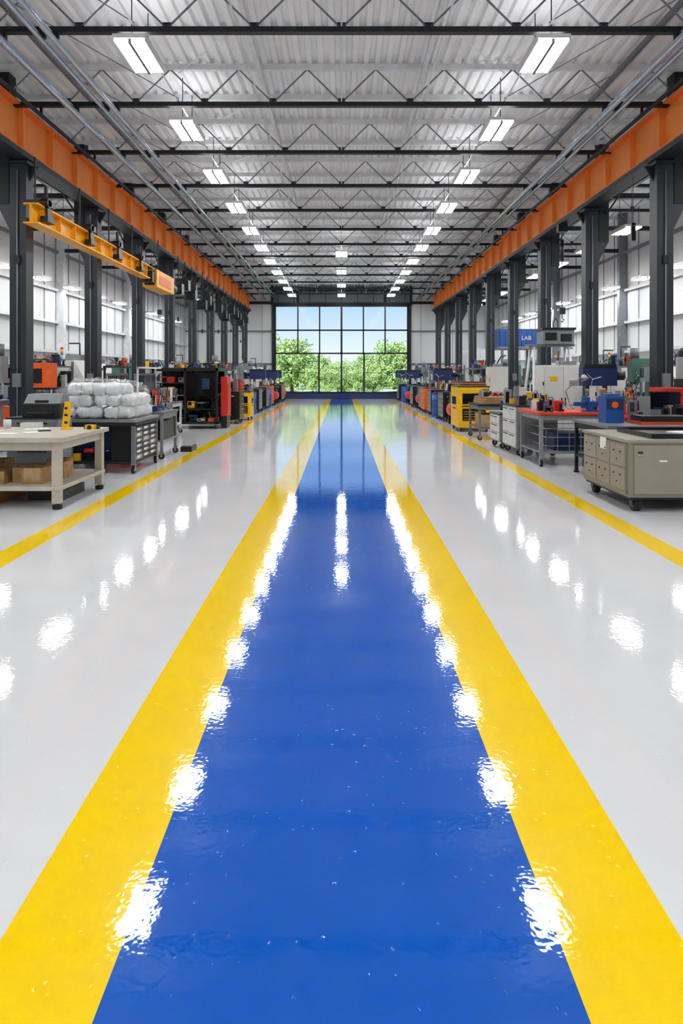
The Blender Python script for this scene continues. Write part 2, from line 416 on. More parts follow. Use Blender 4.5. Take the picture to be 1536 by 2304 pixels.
def workbench(w,d,h,top,frame,shelf=.3,leg=.05,cas=True,tt=.045,drawers=0,drm=None):
    b=B(); X=w/2;Y=d/2; z0=.13 if cas else 0
    b.box(-X,X,-Y,Y,h-tt,h,top)
    for sx in (-1,1):
        for sy in (-1,1):
            x=sx*(X-leg); y=sy*(Y-leg)
            b.box(x-leg/2,x+leg/2,y-leg/2,y+leg/2,z0,h-tt,frame)
            if cas: caster(b,x,y)
            else: b.box(x-leg*.7,x+leg*.7,y-leg*.7,y+leg*.7,0,.03,m_rubber)
    for sy in (-1,1): b.box(-X+leg,X-leg,sy*(Y-leg)-.015,sy*(Y-leg)+.015,h-tt-.09,h-tt,frame)
    for sx in (-1,1): b.box(sx*(X-leg)-.015,sx*(X-leg)+.015,-Y+leg,Y-leg,h-tt-.09,h-tt,frame)
    if shelf: b.box(-X+leg*.6,X-leg*.6,-Y+leg*.6,Y-leg*.6,shelf-.03,shelf,frame)
    if drawers:
        m=drm or m_grey; b.box(-X+.08,-X+.08+w*.35,-Y+.04,Y-.06,h-tt-.42,h-tt,m)
        for k in range(drawers):
            dz=.42/drawers; zz=h-tt-.42+k*dz
            b.box(-X+.09,-X+.07+w*.35,-Y+.02,-Y+.04,zz+.01,zz+dz-.01,m); b.box(-X+.16,-X+w*.3,-Y+.0,-Y+.02,zz+dz*.6,zz+dz*.6+.015,m_black)
    return b
def chest(w,d,h,rows,cols,body,face,cas=True,handle=m_black):
    b=B(); X=w/2;Y=d/2; z0=.14 if cas else .06
    b.box(-X,X,-Y,Y,z0,h,body); b.box(-X-.01,X+.01,-Y-.01,Y+.01,h,h+.025,m_black)
    if cas:
        for sx in (-1,1):
            for sy in (-1,1): caster(b,sx*(X-.08),sy*(Y-.08),h=z0)
    else: b.box(-X+.03,X-.03,-Y+.03,Y-.03,0,z0,m_black)
    cw=(w-.04)/cols
    for c in range(cols):
        zs=np.linspace(z0+.02,h-.02,rows+1)
        for k in range(rows):
            xa=-X+.02+c*cw
            b.box(xa+.008,xa+cw-.008,-Y-.014,-Y,zs[k]+.006,zs[k+1]-.006,face)
            b.box(xa+cw*.2,xa+cw*.8,-Y-.034,-Y-.014,zs[k+1]-.045,zs[k+1]-.028,handle)
    # side-facing label and rail so the end panel is not blank
    for sx in (-1,1):
        b.box(*sorted((sx*X,sx*(X+.008))),-Y*.8,Y*.8,z0+.04,h-.06,body); b.cyl((sx*(X+.03),-Y*.6,h-.12),(sx*(X+.03),Y*.6,h-.12),.01,m_steel,8)
        for sy in (-1,1): b.cyl((sx*X,sy*Y*.6,h-.12),(sx*(X+.03),sy*Y*.6,h-.12),.008,m_steel,6)
    return b
def cnc(w,d,h,body,trim):
    b=B(); X=w/2;Y=d/2
    b.box(-X+.06,X-.06,-Y+.06,Y-.06,0,.12,m_black)
    b.prism([(-Y,.12),(Y,.12),(Y,h),(-Y+.35*d,h),(-Y,h*.62)],'x',-X,X,body)
    b.box(-X*.62,X*.42,-Y-.015,-Y+.01,h*.3,h*.6,m_screen); b.box(-X*.66,-X*.62,-Y-.03,-Y,h*.28,h*.62,trim); b.box(X*.42,X*.46,-Y-.03,-Y,h*.28,h*.62,trim)
    b.box(-X*.66,X*.46,-Y-.025,-Y,h*.6,h*.62,trim); b.box(-X,X,-Y-.012,-Y,.14,.24,trim)
    b.box(X*.55,X*.92,-Y-.12,-Y-.002,h*.42,h*.75,m_grey); b.box(X*.6,X*.87,-Y-.13,-Y-.12,h*.58,h*.72,m_screen)
    for k in range(4): b.cyl((X*.62+k*X*.07,-Y-.12,h*.5),(X*.62+k*X*.07,-Y-.135,h*.5),.015,m_red if k==0 else m_black,8)
    b.cyl((-X*.7,Y*.4,h),(-X*.7,Y*.4,h+.15),.02,m_steel,8)
    for k,m in enumerate((m_green,m_yel,m_red)): b.cyl((-X*.7,Y*.4,h+.15+k*.07),(-X*.7,Y*.4,h+.21+k*.07),.035,m,10)
    b.box(X*.1,X*.7,0,Y*.7,h,h+.16,m_mgrey)
    for sx in (-1,1):
        for k in range(6): b.box(*sorted((sx*X,sx*(X+.01))),-Y*.3,Y*.6,h*.3+k*.06,h*.3+k*.06+.03,m_black)
        b.box(*sorted((sx*X,sx*(X+.008))),-Y*.2,Y*.3,h*.68,h*.85,trim); b.box(*sorted((sx*X,sx*(X+.012))),Y*.45,Y*.8,h*.7,h*.8,m_yel)
    b.path([(X*.6,Y*.3,h+.16),(X*.6,Y*.3,h+.5),(X*.6,Y*.8,h+.5)],.02,m_black,8)
    return b
def mill(c1):
    b=B()
    b.box(-.35,.35,-.4,.4,0,.18,c1); b.prism([(-.02,.18),(.4,.18),(.32,1.75),(.05,1.75)],'x',-.2,.2,c1)
    b.box(-.16,.16,-.3,.02,.55,.95,c1); b.box(-.6,.6,-.38,-.08,.95,1.05,m_steel); b.cyl((-.68,-.23,1.0),(-.6,-.23,1.0),.09,m_black,14); b.cyl((.6,-.23,1.0),(.68,-.23,1.0),.09,m_black,14)
    b.box(-.14,.14,-.42,.35,1.75,1.95,c1); b.box(-.13,.13,-.42,-.16,1.4,1.95,c1); b.cyl((0,-.3,1.95),(0,-.3,2.2),.1,m_mgrey,14); b.cyl((0,-.3,1.4),(0,-.3,1.2),.045,m_steel,12); b.cyl((0,-.3,1.2),(0,-.3,1.08),.015,m_steel,8)
    b.box(.3,.5,-.3,-.12,1.4,1.75,m_grey); b.box(.32,.48,-.31,-.3,1.5,1.72,m_screen); b.cyl((.14,-.2,1.6),(.3,-.2,1.6),.02,m_steel,8)
    for k in range(3):
        a=k*2.1; b.cyl((.13,-.28,1.55),(.16,-.28+.13*math.cos(a),1.55+.13*math.sin(a)),.008,m_steel,6); b.blob((.16,-.28+.13*math.cos(a),1.55+.13*math.sin(a)),(.018,.018,.018),m_black,nu=8,nv=6)
    return b
def drillpress(c):
    b=B(); b.box(-.2,.2,-.3,.25,0,.07,c); b.cyl((0,.1,.07),(0,.1,1.6),.05,m_steel,14)
    b.box(-.2,.2,-.32,.04,.9,.94,c); b.box(-.07,.07,.03,.17,.85,.98,c)
    b.box(-.13,.13,-.38,.3,1.35,1.72,c); b.cyl((0,-.25,1.35),(0,-.25,1.15),.04,m_steel,12); b.cyl((0,-.25,1.15),(0,-.25,1.0),.01,m_steel,8)
    b.cyl((0,.3,1.55),(0,.48,1.55),.09,m_black,14); b.box(-.15,.15,-.36,.28,1.72,1.78,m_black)
    for k in range(3):
        a=k*2.1+.3; b.cyl((.14,-.2,1.48),(.17,-.2+.17*math.cos(a),1.48+.17*math.sin(a)),.008,m_steel,6)
    return b
def rack(w,d,h,n,seed,frame=m_mgrey):
    b=B(); X=w/2;Y=d/2
    for sx in (-1,1):
        for sy in (-1,1): b.box(sx*X-.025,sx*X+.025,sy*Y-.025,sy*Y+.025,0,h,frame)
        b.cyl((sx*X,-Y,.2),(sx*X,Y,h*.5),.01,frame,6); b.cyl((sx*X,Y,h*.5),(sx*X,-Y,h-.1),.01,frame,6)
    for k in range(n):
        z=.15+k*(h-.3)/(n-1); b.box(-X,X,-Y,Y,z,z+.035,frame); clutter(b,-X+.04,X-.04,-Y+.03,Y-.03,z+.035,seed+k,cell=.24,hmax=(h-.3)/(n-1)*.75 if k<n-1 else .3,dens=.92)
    return b
def elcab(w,d,h,m):
    b=B(); X=w/2;Y=d/2; b.box(-X+.02,X-.02,-Y+.02,Y-.02,0,.08,m_black); b.box(-X,X,-Y,Y,.08,h,m); b.box(-X+.02,-.006,-Y-.02,-Y,.12,h-.04,m); b.box(.006,X-.02,-Y-.02,-Y,.12,h-.04,m)
    b.box(-.05,-.03,-Y-.045,-Y-.02,h*.5,h*.6,m_black); b.box(.03,.05,-Y-.045,-Y-.02,h*.5,h*.6,m_black)
    b.box(-X*.7,-X*.3,-Y-.025,-Y-.02,h*.8,h*.86,m_yel)
    for k in range(4): b.box(X*.3,X*.75,-Y-.026,-Y-.02,h*.75+k*.03,h*.75+k*.03+.012,m_black)
    for z in (h*.25,h*.75): b.cyl((-X-.01,-Y-.01,z),(-X-.01,-Y-.01,z+.08),.015,m_black,8)
    b.cyl((0,0,h),(0,0,h+.1),.05,m_steel,10); b.box(X*.2,X*.8,-Y*.6,Y*.4,h,h+.09,m_grey); b.path([(0,0,h+.1),(.05,.1,h+.3),(.3*X,Y,h+.35)],.02,m_black,8)
    return b
def compressor(c):
    b=B(); b.cyl((-.55,0,.45),(.55,0,.45),.25,c,20); b.blob((-.55,0,.45),(.1,.25,.25),c); b.blob((.55,0,.45),(.1,.25,.25),c)
    for x in (-.4,.4): b.box(x-.04,x+.04,-.2,.2,0,.27,m_black)
    b.box(-.45,.45,-.2,.2,.7,.74,m_black); b.box(-.4,-.1,-.15,.15,.74,1.0,m_mgrey)
    for k in range(5): b.box(-.42,-.08,-.17,.17,.78+k*.045,.8+k*.045,m_steel)
    b.cyl((.1,0,.88),(.4,0,.88),.13,m_blue,16); b.cyl((-.44,0,.88),(-.48,0,.88),.2,m_black,20)
    return b
def pallet(seed):
    b=B(); r=random.Random(seed)
    for k in range(6): b.box(-.6+k*.21,-.46+k*.21,-.5,.5,.12,.14,m_wood)
    for y in (-.45,0,.45): b.box(-.6,.6,y-.04,y+.04,0,.12,m_wood)
    for i in range(3):
        for j in range(2):
            for k in range(r.randint(1,3)):
                b.box(-.58+i*.39,-.22+i*.39,-.48+j*.49,-.03+j*.49,.14+k*.3,.43+k*.3,m_card if r.random()<.7 else m_white)
                b.box(-.43+i*.39,-.37+i*.39,-.482+j*.49,-.028+j*.49,.14+k*.3,.4305+k*.3,m_wood2)
    return b
def drum(c):
    b=B(); b.cyl((0,0,0),(0,0,.88),.29,c,24)
    for z in (.02,.3,.6,.86): b.cyl((0,0,z),(0,0,z+.02),.3,c,24)
    b.cyl((.12,.1,.88),(.12,.1,.9),.04,m_steel,10); return b
L90=math.pi/2
# ---- LEFT FRONT ROW (specific) ---------------------------------
b=B(); x0,x1,y0,y1=-5.35,-3.25,7.95,9.55
b.box(x0,x1,y0,y1,.79,.85,m_cream)
for x in (x0+.12,x1-.1):
    for y in (y0+.1,y1-.1):
        b.box(x-.05,x+.05,y-.05,y+.05,.07,.79,m_cream); b.cyl((x,y,.05),(x,y,.09),.025,m_steel,10); b.cyl((x,y,0),(x,y,.05),.055,m_rubber,14)
for y in (y0+.1,y1-.1): b.box(x0+.12,x1-.1,y-.03,y+.03,.69,.79,m_cream)
for x in (x0+.12,x1-.1): b.box(x-.03,x+.03,y0+.1,y1-.1,.69,.79,m_cream)
b.box(x0+.06,x1-.04,y0+.04,y1-.04,.22,.27,m_cream)
b.obj('packing_table',bevel=.008)
b=B()
b.box(-4.0,-3.88,8.3,8.75,.27,.45,m_wood); b.box(-4.2,-4.05,8.2,8.5,.27,.42,m_wood)
for i,(x,y,h) in enumerate(((-3.72,8.35,.19),(-3.62,8.75,.21),(-3.75,9.1,.2),(-4.35,8.4,.2),(-4.45,8.9,.22),(-4.9,8.5,.2))):
    b.box(x-.12,x+.12,y-.14,y+.14,.27,.3,m_wood); 
    for sx in (-1,1): b.box(x+sx*.11-.012,x+sx*.11+.012,y-.14,y+.14,.3,.27+h,m_wood)
    for sy in (-1,1): b.box(x-.1,x+.1,y+sy*.13-.012,y+sy*.13+.012,.3,.27+h,m_wood2)
for k in range(5): b.box(-4.75,-4.3,8.2,8.26,.27+k*.03,.295+k*.03,m_wood)
b.obj('wooden_crates')
b=B(); b.box(-3.95,-3.5,8.6,9.3,0,.12,m_black); b.box(-4.9,-4.2,8.3,9.3,0,.16,m_card); b.obj('under_table_bins')
b=B()
b.box(-3.71,-3.62,9.1,9.13,.85,1.22,m_yel,ry=.12); b.box(-3.73,-3.60,9.07,9.16,.85,.875,m_yel)
for z in (.93,1.03,1.12): b.box(-3.69,-3.65,9.095,9.1,z,z+.03,m_black,ry=.1)
b.obj('spirit_level')
b=B(); b.box(-3.42,-3.3,9.1,9.2,.85,.91,m_yel); b.cyl((-3.36,9.09,.88),(-3.36,9.21,.88),.03,m_black,12); b.box(-3.47,-3.27,9.2,9.26,.85,.88,m_black); b.obj('tape_measure')
b=B()
for k,(x,y) in enumerate(((-4.2,8.5),(-4.6,8.9),(-4.1,9.2),(-3.9,8.7))):
    b.box(x-.15,x+.15,y-.1,y+.1,.85+k*.0005,.853+k*.0005,m_paper,rz=.3*k)
b.box(-3.9,-3.75,8.75,8.83,.853,.87,m_black,rz=.5)
b.obj('paper_sheets')
b=B(); b.cyl((-4.55,9.3,.85),(-4.55,9.3,.97),.05,m_white,14); b.box(-4.95,-4.7,9.1,9.4,.85,1.0,m_white); b.box(-4.93,-4.72,9.12,9.38,1.0,1.02,m_grey); b.box(-4.4,-4.15,9.35,9.5,.85,.92,m_white); b.obj('packing_supplies')
b=chest(.75,.5,.93,4,1,m_grey,m_mgrey,cas=False); b.obj('storage_cabinet',loc=(-4.5,10.2,0))
b=B(); b.box(-.28,.28,-.2,.2,0,.2,m_black); b.prism([(-.2,.2),(.2,.2),(.2,.34),(-.05,.34)],'x',-.26,.26,m_grey); b.box(-.2,.2,-.24,-.2,.04,.08,m_blk2); b.box(-.1,.1,-.19,-.12,.21,.25,m_screen)
b.obj('bench_printer',loc=(-4.4,10.2,.955),bevel=.01)
# cart under bag pile
b=B(); x0,x1,y0,y1=-5.3,-3.27,10.85,12.25
b.box(x0,x1,y0,y1,.82,.86,m_steel); b.box(x0,x1,y0,y1,.76,.82,m_dark)
for x in (x0+.05,x1-.05):
    for y in (y0+.05,y1-.05): b.box(x-.03,x+.03,y-.03,y+.03,.14,.76,m_mgrey); caster(b,x,y,h=.15)
b.box(-4.32,-4.28,y0+.02,y0+.05,.15,.76,m_mgrey)
b.box(x0+.05,x1-.05,y0+.05,y1-.05,.15,.19,m_dark)
b.box(x0+.1,x1-.5,y0+.35,y1-.08,.19,.74,m_dblue)
for k in range(6): b.box(x0+.1,x1-.5,y0+.33,y0+.345,.22+k*.09,.23+k*.09,m_black)
clutter(b,x0+.12,x1-.5,y0+.08,y0+.3,.19,17,hmax=.4)
b.box(x1-.42,x1-.06,y0+.1,y1-.1,.19,.75,m_black)
for j in range(3):
    for k in range(6):
        ya=y0+.11+j*.4; z=.2+k*.09
        b.box(x1-.06,x1-.03,ya,ya+.38,z,z+.084,m_dblue if (j+k)%4 else m_grey)
        b.box(x1-.03,x1-.022,ya+.05,ya+.22,z+.025,z+.065,m_paper); b.box(x1-.03,x1-.022,ya+.24,ya+.3,z+.03,z+.06,m_yel)
        b.box(x1-.03,x1-.012,ya+.32,ya+.36,z+.03,z+.05,m_steel)
b.obj('parts_cart',bevel=.004)
b=B(); sd=0
for lay,(xa,xb,yn) in enumerate(((-4.55,-3.38,4),(-4.5,-3.42,4),(-4.45,-3.6,3))):
    nx=5-(lay==2)
    for i in range(nx):
        for j in range(yn):
            sd+=1; w=(xb-xa)/nx; x=xa+w*(i+.5)+rnd.uniform(-.03,.03)+(lay%2)*.05; y=11.02+.29*(j+.5)
            b.blob((x,y,.86+.105+lay*.185+rnd.uniform(-.002,.012)),(w*.53,.16,.1),m_bag,e=.6,nu=24,nv=14,nz=.22,seed=sd)
b.obj('plastic_wrapped_bag_pile')
b=B(); me_v=[];nu=90;nv=36
for j in range(nv+1):
    ph=math.pi/2*j/nv
    for i in range(nu):
        th=2*math.pi*i/nu; sg=lambda w,q: math.copysign(abs(w)**q,w)
        X=sg(math.cos(ph),.4)*sg(math.cos(th),.5); Y=sg(math.cos(ph),.4)*sg(math.sin(th),.5); Z=sg(math.sin(ph),.5)
        k=1+.08*mnoise.noise(Vector((X*5,Y*5,Z*6)))+.05*mnoise.noise(Vector((X*14,Y*14,Z*12)))
        me_v.append((-3.96+.66*X*k,11.58+.62*Y*k,.862+(.64-.08*(X>0)*X)*Z*k))
b.add(me_v,[(j*nu+i,j*nu+(i+1)%nu,(j+1)*nu+(i+1)%nu,(j+1)*nu+i) for j in range(nv) for i in range(nu)],m_film,False)
b.obj('plastic_film_cover')
b=workbench(1.15,1.9,.88,m_mgrey,m_grey,shelf=.35,drawers=0); b.box(-.5,.5,-.9,.9,.35,.7,m_black)
b.obj('steel_workbench',loc=(-4.25,13.25,0),rz=L90)
b=B(); clutter(b,-5.1,-3.4,12.75,13.75,.88,31,hmax=.3); monitor(b,-4.9,13.2,.88); lamp_arm(b,-5.05,13.6,.88); b.obj('bench_tools')
b=B(); b.box(-3.28,-3.05,13.9,14.4,0,.1,m_black); b.box(-3.26,-3.07,13.93,14.37,.1,.12,m_mgrey); b.obj('floor_tray')
# black rack
b=B(); x0,x1,y0,y1=-5.45,-3.55,19.6,20.8; zt2=1.76
b.box(x0,x1,y0,y1,.14,.2,m_black); b.box(x0,x1,y0,y1,zt2-.1,zt2,m_black); b.box(x0,x1,y1-.03,y1,.2,zt2-.1,m_blk2)
for x in (x0+.03,-4.5,x1-.03):
    for y in (y0+.03,y1-.06): b.box(x-.03,x+.03,y-.03,y+.03,.14,zt2,m_black)
for z in (.55,.95,1.3): b.box(x0+.03,x1-.03,y0+.03,y1-.03,z,z+.03,m_mgrey if z==.95 else m_black)
b.box(-4.47,x1-.06,y0+.02,y0+.04,.95,1.62,m_blk2); b.box(-4.0,-3.8,y0,y0+.02,1.15,1.45,m_dblue)
for z in (.2,.58,.98,1.33): clutter(b,x0+.08,x1-.1,y0+.1,y1-.1,z,int(z*90),cell=.26,hmax=.24)
for x in (x0+.08,x1-.08):
    for y in (y0+.08,y1-.08): caster(b,x,y,h=.14)
clutter(b,x0+.1,x1-.1,y0+.1,y1-.1,zt2,99,hmax=.12,dens=.5)
b.obj('black_tool_rack',bevel=.004)
b=B(); b.box(-.09,.09,-.35,.35,.35,1.5,m_red); b.box(-.1,.1,-.36,.36,.31,.35,m_black); b.box(-.08,.08,-.3,.3,0,.31,m_black); b.box(.09,.105,-.28,.28,.5,1.3,m_red); b.obj('red_locker',loc=(-3.42,20.2,0),bevel=.01)
b=chest(.95,.75,1.0,5,1,m_black,m_black,handle=m_steel); b.obj('black_tool_chest',loc=(-3.6,22.0,0),rz=L90,bevel=.004)
b=B(); clutter(b,-3.95,-3.25,21.6,22.4,1.025,44,hmax=.4); b.obj('bench_tools')
def ycab(w,d,h):
    b=B(); X=w/2;Y=d/2
    b.box(-X,X,-Y,Y,.12,h,m_yel); b.box(-X-.01,X+.01,-Y-.01,Y+.01,h,h+.03,m_black)
    for sx in (-1,1):
        for sy in (-1,1): caster(b,sx*(X-.07),sy*(Y-.07),h=.12)
    b.box(-X*.75,X*.75,-Y-.012,-Y,h*.62,h*.86,m_screen); b.box(-X*.75,X*.75,-Y-.012,-Y,h*.25,h*.52,m_black)
    for k in range(4): b.box(-X*.65,X*.65,-Y-.018,-Y-.012,h*.28+k*h*.055,h*.28+k*h*.055+.012,m_yel)
    b.box(-X*.8,X*.8,-Y-.02,-Y,h*.56,h*.585,m_black)
    for sx in (-1,1):
        b.box(*sorted((sx*X,sx*(X+.012))),-Y*.8,Y*.8,h*.25,h*.85,m_yel); b.box(*sorted((sx*(X+.012),sx*(X+.02))),-Y*.5,Y*.5,h*.6,h*.78,m_screen); b.box(*sorted((sx*(X+.012),sx*(X+.03))),-Y*.3,Y*.3,h*.5,h*.53,m_black)
    return b
b=ycab(.72,.9,.95); b.obj('yellow_tool_cabinet',loc=(-3.45,23.6,0),bevel=.008)
b=B(); clutter(b,-3.78,-3.12,23.2,24.0,.98,45,hmax=.2,dens=.5); b.obj('bench_tools')
b=mill(m_black); b.obj('milling_machine',loc=(-4.6,23.2,0),rz=L90)
b=B(); b.box(-.25,.25,-.2,.2,1.3,1.82,m_orbox); b.box(-.2,.1,-.215,-.2,1.4,1.7,m_black); b.box(-.27,.27,-.22,.22,1.26,1.3,m_black); b.path([(-.15,0,1.82),(-.15,0,1.9),(.15,0,1.9),(.15,0,1.82)],.015,m_black)
for x in (-.2,.2):
    for y in (-.16,.16): b.box(x-.025,x+.025,y-.025,y+.025,0,1.26,m_mgrey)
b.box(-.22,.22,-.18,.18,.5,.53,m_mgrey); clutter(b,-.2,.2,-.15,.15,.53,5,hmax=.5)
b.obj('orange_power_unit',loc=(-6.33,14.4,0))
# ---- RIGHT FRONT ROW ------------------------------------------
b=B(); x0,x1,y0,y1=3.3,5.3,7.85,9.3
b.box(x0,x1,y0,y1,.17,.80,m_beige); b.box(x0-.02,x1+.02,y0-.02,y1+.02,.80,.835,m_beige2)
b.box(x0-.012,x0,y0+.04,y1-.04,.2,.78,m_beige)
for j in range(3):
    for k in range(2):
        ya=y0+.06+j*.45; z=.24+k*.27
        b.box(x0-.022,x0-.012,ya,ya+.43,z,z+.25,m_beige2)
        for o_ in (.12,.31): b.cyl((x0-.022,ya+o_,z+.17),(x0-.036,ya+o_,z+.17),.01,m_black,10)
        b.cyl((x0-.022,ya+.22,z+.08),(x0-.034,ya+.22,z+.08),.008,m_black,10)
b.box(x0-.028,x0-.012,y0+.62,y0+.8,.66,.8,m_paper)
b.box(x0+.06,x1-.05,y0-.014,y0,.21,.77,m_beige2); b.box(x0+.1,x0+.16,y0-.02,y0-.014,.68,.7,m_black)
b.box(x0+.35,x0+.44,y0-.02,y0-.014,.58,.6,m_paper); b.cyl((x0+.1,y0-.03,.66),(x0+.16,y0-.03,.66),.008,m_steel,8)
b.box(x0+.02,x1-.02,y0+.02,y1-.02,.14,.17,m_dark)
for x in (x0+.12,x1-.2):
    for y in (y0+.1,y1-.12):
        b.cyl((x-.035,y,.075),(x+.035,y,.075),.075,m_rubber,20); b.cyl((x-.04,y,.075),(x+.04,y,.075),.03,m_steel,12)
        b.box(x-.055,x-.042,y-.04,y+.04,.06,.145,m_black); b.box(x+.042,x+.055,y-.04,y+.04,.06,.145,m_black); b.box(x-.055,x+.055,y-.06,y+.06,.13,.145,m_black)
b.obj('rolling_storage_chest',bevel=.007)
b=B(); b.box(3.65,4.9,8.0,8.95,.835,.86,m_black); b.box(3.62,3.65,7.97,8.98,.835,.89,m_blk2); b.box(3.65,4.9,7.97,8.0,.835,.89,m_blk2); b.box(3.65,4.9,8.95,8.98,.835,.89,m_blk2)
b.box(4.1,4.4,8.3,8.6,.86,.875,m_paper,rz=.3); b.box(4.45,4.65,8.4,8.7,.86,.9,m_dark); b.obj('black_tray')
b=workbench(1.7,1.5,.86,m_mgrey,m_dark,shelf=.3,cas=False); b.obj('dark_workbench',loc=(4.6,10.35,0),bevel=.004)
b=B(); b.box(0,.27,0,.3,0,.4,m_blue); b.box(.01,.26,-.004,0,.2,.36,m_dblue); b.cyl((.135,-.006,.27),(.135,-.002,.27),.05,m_orbox,16); b.box(.03,.24,.08,.22,.4,.43,m_blue)
b.obj('blue_container_box',loc=(3.93,10.15,.86),bevel=.01)
b=B(); b.box(4.3,5.1,9.8,10.3,.86,.9,m_redor); b.box(4.34,5.06,9.84,10.26,.9,.98,m_black); clutter(b,4.3,5.3,10.4,10.95,.86,63,hmax=.4); monitor(b,5.15,10.9,.86,.5); b.obj('tool_assortment')
b=B(); b.box(-.2,.2,-.25,.25,0,.06,m_black); b.box(-.2,.2,-.25,.25,.06,1.36,m_red)
for k in range(6): b.box(-.18,.18,-.262,-.25,.1+k*.2,.28+k*.2,m_red); b.box(-.12,.12,-.28,-.262,.24+k*.2,.255+k*.2,m_black)
b.box(-.06,.06,-.27,-.262,1.2,1.28,m_paper)
b.obj('red_tool_cabinet',loc=(5.45,11.4,0),bevel=.006)
b=B(); b.box(-.3,.3,-.25,.25,0,1.5,m_black); b.box(-.25,.25,-.26,-.25,.8,1.4,m_blk2); b.box(-.28,.28,-.22,.22,1.5,1.9,m_white); b.box(-.2,.1,-.23,-.22,1.6,1.82,m_grey); b.cyl((.2,-.22,1.75),(.2,-.235,1.75),.03,m_red,10)
b.obj('test_equipment_rack',loc=(6.55,12.6,0),bevel=.006)
b=workbench(2.1,1.35,.93,m_redor,m_grey,shelf=.25,leg=.06)
for z in (.35,.5,.65):
    b.path([(-.9,-.6,z),(.9,-.6,z),(.9,.55,z),(-.9,.55,z),(-.9,-.6,z)],.008,m_steel,6)
for i in range(10): b.cyl((-.9+.2*i,-.6,.25),(-.9+.2*i,-.6,.65),.006,m_steel,6)
b.box(-.7,.1,-.4,.3,.25,.55,m_dblue); b.box(.2,.8,-.4,.3,.25,.48,m_black)
b.obj('red_top_workbench',loc=(4.42,12.35,0),bevel=.004)
b=B()
b.box(-.12,.12,-.1,.1,0,.03,m_blue); b.cyl((0,0,.03),(0,0,.09),.07,m_blue,16); b.box(-.06,.22,-.07,.07,.09,.18,m_blue); b.box(.14,.22,-.09,.09,.16,.26,m_blue); b.box(-.12,-.04,-.09,.09,.16,.26,m_blue); b.box(-.28,-.06,-.05,.05,.1,.17,m_blue)
b.cyl((-.28,0,.13),(-.36,0,.13),.02,m_steel,10); b.cyl((-.35,-.12,.13),(-.35,.12,.13),.009,m_steel,8); b.box(.132,.14,-.09,.09,.19,.26,m_steel); b.box(-.04,-.032,-.09,.09,.19,.26,m_steel)
b.obj('bench_vise',loc=(4.35,11.95,.93),bevel=.006)
b=B(); clutter(b,3.45,4.0,11.75,12.9,.93,71,hmax=.22,dens=.8); clutter(b,4.6,5.4,11.9,12.9,.93,72,hmax=.45); lamp_arm(b,4.3,12.8,.93,1,m_steel); b.obj('bench_tools')
b=chest(1.1,.8,.95,3,2,m_grey,m_lgrey); b.obj('grey_drawer_cabinet',loc=(3.78,13.75,0),rz=-L90,bevel=.004)
b=chest(.9,.75,.72,3,1,m_grey,m_lgrey); b.obj('grey_drawer_cabinet',loc=(3.72,14.9,0),rz=-L90,bevel=.004)
b=B(); clutter(b,3.45,4.1,13.3,14.2,.975,73,hmax=.38,cell=.16); b.obj('bench_tools')
b=B(); clutter(b,3.4,4.05,14.5,15.3,.745,74,hmax=.6,cell=.22); b.obj('bench_tools')
b=elcab(.85,.7,1.78,m_white); b.obj('white_control_cabinet',loc=(4.85,15.3,0),bevel=.006)
b=elcab(.6,.5,1.5,m_white); b.obj('white_control_cabinet',loc=(5.65,14.6,0),bevel=.006)
b=workbench(1.3,1.1,.86,m_dark,m_mgrey,shelf=.3); b.box(-.5,.5,-.4,.4,.3,.6,m_wood2); b.obj('material_cart',loc=(3.8,16.9,0),rz=-L90)
b=B()
for k in range(6): b.box(3.35+.02*k,4.2-.03*k,16.4,17.4,.86+k*.03,.885+k*.03,m_wood2 if k%2 else m_card,rz=.03*k)
clutter(b,3.4,4.1,16.5,17.3,1.04,75,hmax=.15); b.obj('stacked_sheet_material')
b=ycab(.85,1.3,1.22); b.obj('yellow_tool_cabinet',loc=(3.62,19.3,0),bevel=.008)
b=B()
for k in range(5): b.box(3.25,4.0-.03*k,18.75,19.85,1.25+k*.025,1.27+k*.025,[m_wood2,m_black,m_orbox,m_card,m_black][k],rz=.02*k)
b.obj('stacked_sheet_material')
b=B()
for x in (-.6,.6):
    for s in (-1,1): b.cyl((x,s*.65,0),(x*.75,s*.15,2.3),.035,m_lgrey,10)
    b.cyl((x*.88,-.4,1.1),(x*.88,.4,1.1),.025,m_lgrey,8)
b.box(-.6,.6,-.2,.2,2.3,2.36,m_mgrey)
b.box(-.25,.55,-.3,.3,2.36,2.78,m_grey); b.box(-.28,.58,-.33,.33,2.72,2.78,m_black); b.box(-.2,.1,-.31,-.3,2.45,2.65,m_black); b.box(.2,.48,-.31,-.3,2.42,2.62,m_screen)
for k in range(6): b.box(-.55,.55,-.3,.3,.35+k*.02,.36+k*.02,m_steel)
b.box(-.45,.45,-.3,.3,.0,.35,m_grey); b.box(-.35,.35,-.25,.25,.47,1.0,m_black)
b.path([(.1,0,2.78),(.1,0,2.95),(.16,0,3.05),(.22,0,2.95),(.22,0,2.78)],.012,m_black)
b.obj('gantry_lift_machine',loc=(5.45,17.9,0))
b=B()
b.cyl((0,0,0),(0,0,2.3),.012,m_dark,6); b.cyl((0,0,1.35),(0,0,1.9),.05,m_black,10); b.box(-.07,.07,-.06,.06,-.05,.12,m_black); b.path([(0,0,-.05),(.0,0,-.14),(.05,0,-.2),(0,0,-.26),(-.05,0,-.2)],.014,m_steel)
b.box(-.12,.12,-.1,.1,2.1,2.3,m_black)
b.obj('chain_hoist',loc=(5.78,17.9,3.2))
